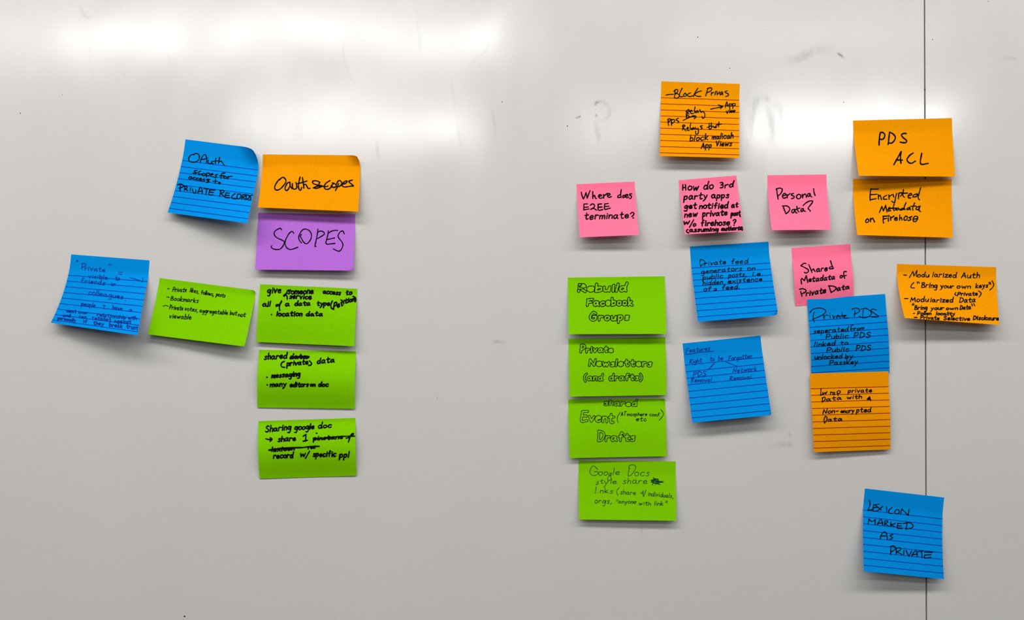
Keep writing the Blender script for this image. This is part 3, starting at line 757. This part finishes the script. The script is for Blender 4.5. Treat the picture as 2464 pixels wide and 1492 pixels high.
n = Note('n25', 'blue', (2060, 1165), 6.217, (133, 65), (1318, 200), (1316, 1422), (115, 1303), (17, 10),
         'blue lined sticky note reading LEXICON MARKED AS PRIVATE, lowest of all the notes', rules=(.269, .0824, 9), flat=.2)
n.write(parse('195,240 210,300 175,395 265,375/260,310 340,300/265,310 250,400 330,395/255,355 330,345/290,320 380,390/400,330 320,400/455,340 460,415/540,350 495,385 490,430 540,440/'
 '600,380 575,420 600,445 640,430 640,390 600,378/665,450 685,370 780,470 790,380/180,600 190,520 235,560 285,530 285,610/320,610 350,545 380,535 400,610/320,585 400,580/'
 '430,555 425,625/425,550 470,550 465,575 430,590 490,630/520,565 515,630/590,585 520,610 575,635/620,585 685,590/615,625 680,625/625,590 615,655 690,665/760,580 750,665/700,590 790,575 850,610 830,655 740,672/'
 '360,820 375,760 425,712 460,760 465,825/365,775 460,775/550,755 510,765 520,785 550,800 530,820 500,822/520,960 515,1055/505,935 560,925 590,955 570,985 515,1020/'
 '600,975 600,1040/600,960 650,950 665,980 610,1015 685,1050/715,990 710,1060/745,990 790,1080 830,1000/830,1080 870,1010 900,1000 915,1085/835,1055 920,1045/920,1010 1000,1000/980,1000 985,1100/'
 '1020,1015 1140,1020/1025,1060 1120,1055/1025,1065 1025,1105 1120,1095'), 15)

# ------------------------------------------------------------------ wiped marker traces and specks on the board
def smear_material(name, col, alpha, sx, sy):
    m, nt, b = mat(name)
    N = nt.nodes; L = nt.links
    uv = N.new('ShaderNodeUVMap')
    sep = N.new('ShaderNodeSeparateXYZ'); L.new(uv.outputs[0], sep.inputs[0])
    def tri(out):          # 4t(1-t), soft edge profile
        s1 = N.new('ShaderNodeMath'); s1.operation = 'SUBTRACT'; s1.inputs[0].default_value = 1; L.new(out, s1.inputs[1])
        s2 = N.new('ShaderNodeMath'); s2.operation = 'MULTIPLY'; L.new(out, s2.inputs[0]); L.new(s1.outputs[0], s2.inputs[1])
        s3 = N.new('ShaderNodeMath'); s3.operation = 'MULTIPLY'; s3.inputs[1].default_value = 4; s3.use_clamp = True
        L.new(s2.outputs[0], s3.inputs[0]); return s3.outputs[0]
    tc = N.new('ShaderNodeTexCoord'); mp = N.new('ShaderNodeMapping'); mp.inputs['Scale'].default_value = (sx, 1, sy)
    L.new(tc.outputs['Object'], mp.inputs[0])
    n = N.new('ShaderNodeTexNoise'); n.inputs['Scale'].default_value = 1; n.inputs['Detail'].default_value = 4; L.new(mp.outputs[0], n.inputs['Vector'])
    mr = N.new('ShaderNodeMapRange'); mr.inputs['From Min'].default_value = 0.35; mr.inputs['From Max'].default_value = 0.65
    L.new(n.outputs['Fac'], mr.inputs['Value'])
    a = N.new('ShaderNodeMath'); a.operation = 'MULTIPLY'; L.new(tri(sep.outputs[0]), a.inputs[0]); L.new(tri(sep.outputs[1]), a.inputs[1])
    c = N.new('ShaderNodeMath'); c.operation = 'MULTIPLY'; L.new(a.outputs[0], c.inputs[0]); L.new(mr.outputs[0], c.inputs[1])
    d = N.new('ShaderNodeMath'); d.operation = 'MULTIPLY'; d.inputs[1].default_value = alpha; L.new(c.outputs[0], d.inputs[0])
    L.new(d.outputs[0], b.inputs['Alpha'])
    b.inputs['Base Color'].default_value = col + (1,); b.inputs['Roughness'].default_value = 0.7
    b.inputs['Specular IOR Level'].default_value = 0.1
    return m
smear = smear_material('wiped_marker_smear', (0.30, 0.30, 0.29), 0.22, 90, 30)
faint = smear_material('faint_smear', (0.34, 0.34, 0.33), 0.11, 60, 20)
trace = smear_material('marker_trace', (0.12, 0.12, 0.12), 0.5, 180, 180)
def smudge(name, path, width, m):
    p = catmull([tuple(map(float, q.split(','))) for q in path.split()], 4)
    d = np.gradient(p, axis=0); d /= np.linalg.norm(d, axis=1)[:, None] + 1e-9
    nr = np.stack([-d[:, 1], d[:, 0]], 1)
    V = []; Fc = []; uv = []
    for i in range(len(p)):
        for k, e in enumerate((-.5, 0, .5)):
            q = p[i] + nr[i] * e * width
            V.append(P(q[0], q[1], 0.00004)); uv.append((i / (len(p) - 1), k / 2))
    for i in range(len(p) - 1):
        for k in range(2):
            Fc.append((3 * i + k, 3 * i + k + 1, 3 * i + 4 + k, 3 * i + 3 + k))
    bchild(link(name, V, Fc, m, uvs=uv))
smudge('smudge', '1430,250 1448,243 1464,256 1466,275 1455,288 1436,292', 12, smear)
smudge('smudge', '1431,285 1434,305 1441,330 1442,350', 16, smear)
smudge('marker_trace', '1429,256 1436,247 1448,244', 9, trace)
smudge('marker_trace', '1433,274 1435,284', 9, trace)
smudge('marker_trace', '1384,284 1400,279', 7, trace)
smudge('marker_trace', '2012,124 2024,134 2034,142', 8, trace)
smudge('smudge', '1870,150 1920,140 1970,118 2015,124', 26, smear)
smudge('smudge', '1806,300 1808,270 1822,240 1845,236 1868,252 1884,275', 24, smear)
smudge('smudge', '1812,255 1804,320 1800,370', 20, smear)
smudge('smudge', '1850,245 1856,300 1850,350', 28, smear)
smudge('smudge', '1880,255 1878,300 1862,330', 14, smear)
smudge('smudge', '214,100 217,125 219,165 232,200', 8, faint)
smudge('smudge', '280,130 290,160 305,200', 12, faint)
smudge('smudge', '402,120 410,150 420,190', 7, faint)
smudge('smudge', '828,90 826,130 840,180 858,210', 8, faint)
smudge('smudge', '1003,20 1008,90 1012,140', 10, faint)
smudge('smudge', '1180,90 1170,120 1120,165', 7, faint)
smudge('smudge', '1085,170 1090,220 1100,300 1116,380', 10, faint)
smudge('smudge', '1180,240 1190,300 1195,340', 9, faint)
smudge('smudge', '190,5 205,40 230,35 238,10', 12, faint)
smudge('smudge', '905,330 908,360 912,395', 12, faint)
smudge('smudge', '2400,150 2430,140 2460,150', 14, faint)
smudge('smudge', '1180,825 1200,822 1222,828', 12, smear)
smudge('smudge', '1840,1080 1880,1070 1915,1072', 16, smear)
smudge('smudge', '1896,1040 1902,1050', 8, smear)
smudge('smudge', '1543,1250 1545,1300', 8, smear)
speckm = simple('black_speck', (0.01, 0.01, 0.01), 0.6)
for (x, y, r) in ((444, 1483, 2.2), (1208, 245, 1.3), (1365, 303, 1.5), (49, 272, 1.4), (1679, 89, 1.4), (1756, 164, 1.2), (2225, 214, 2.0), (2244, 95, 1.2), (2030, 246, 1.2), (2378, 3, 1.0), (1052, 958, 0.9), (150, 228, 0.8)):
    a = np.linspace(0, 2 * math.pi, 9)[:-1]
    V = [P(x, y, 0.0004)] + [P(x + r * math.cos(t) * (1 + .2 * math.sin(3 * t)), y + r * math.sin(t), 0.00005) for t in a]
    bchild(link('speck', V, [(0, 1 + k, 1 + (k + 1) % 8) for k in range(8)], speckm))
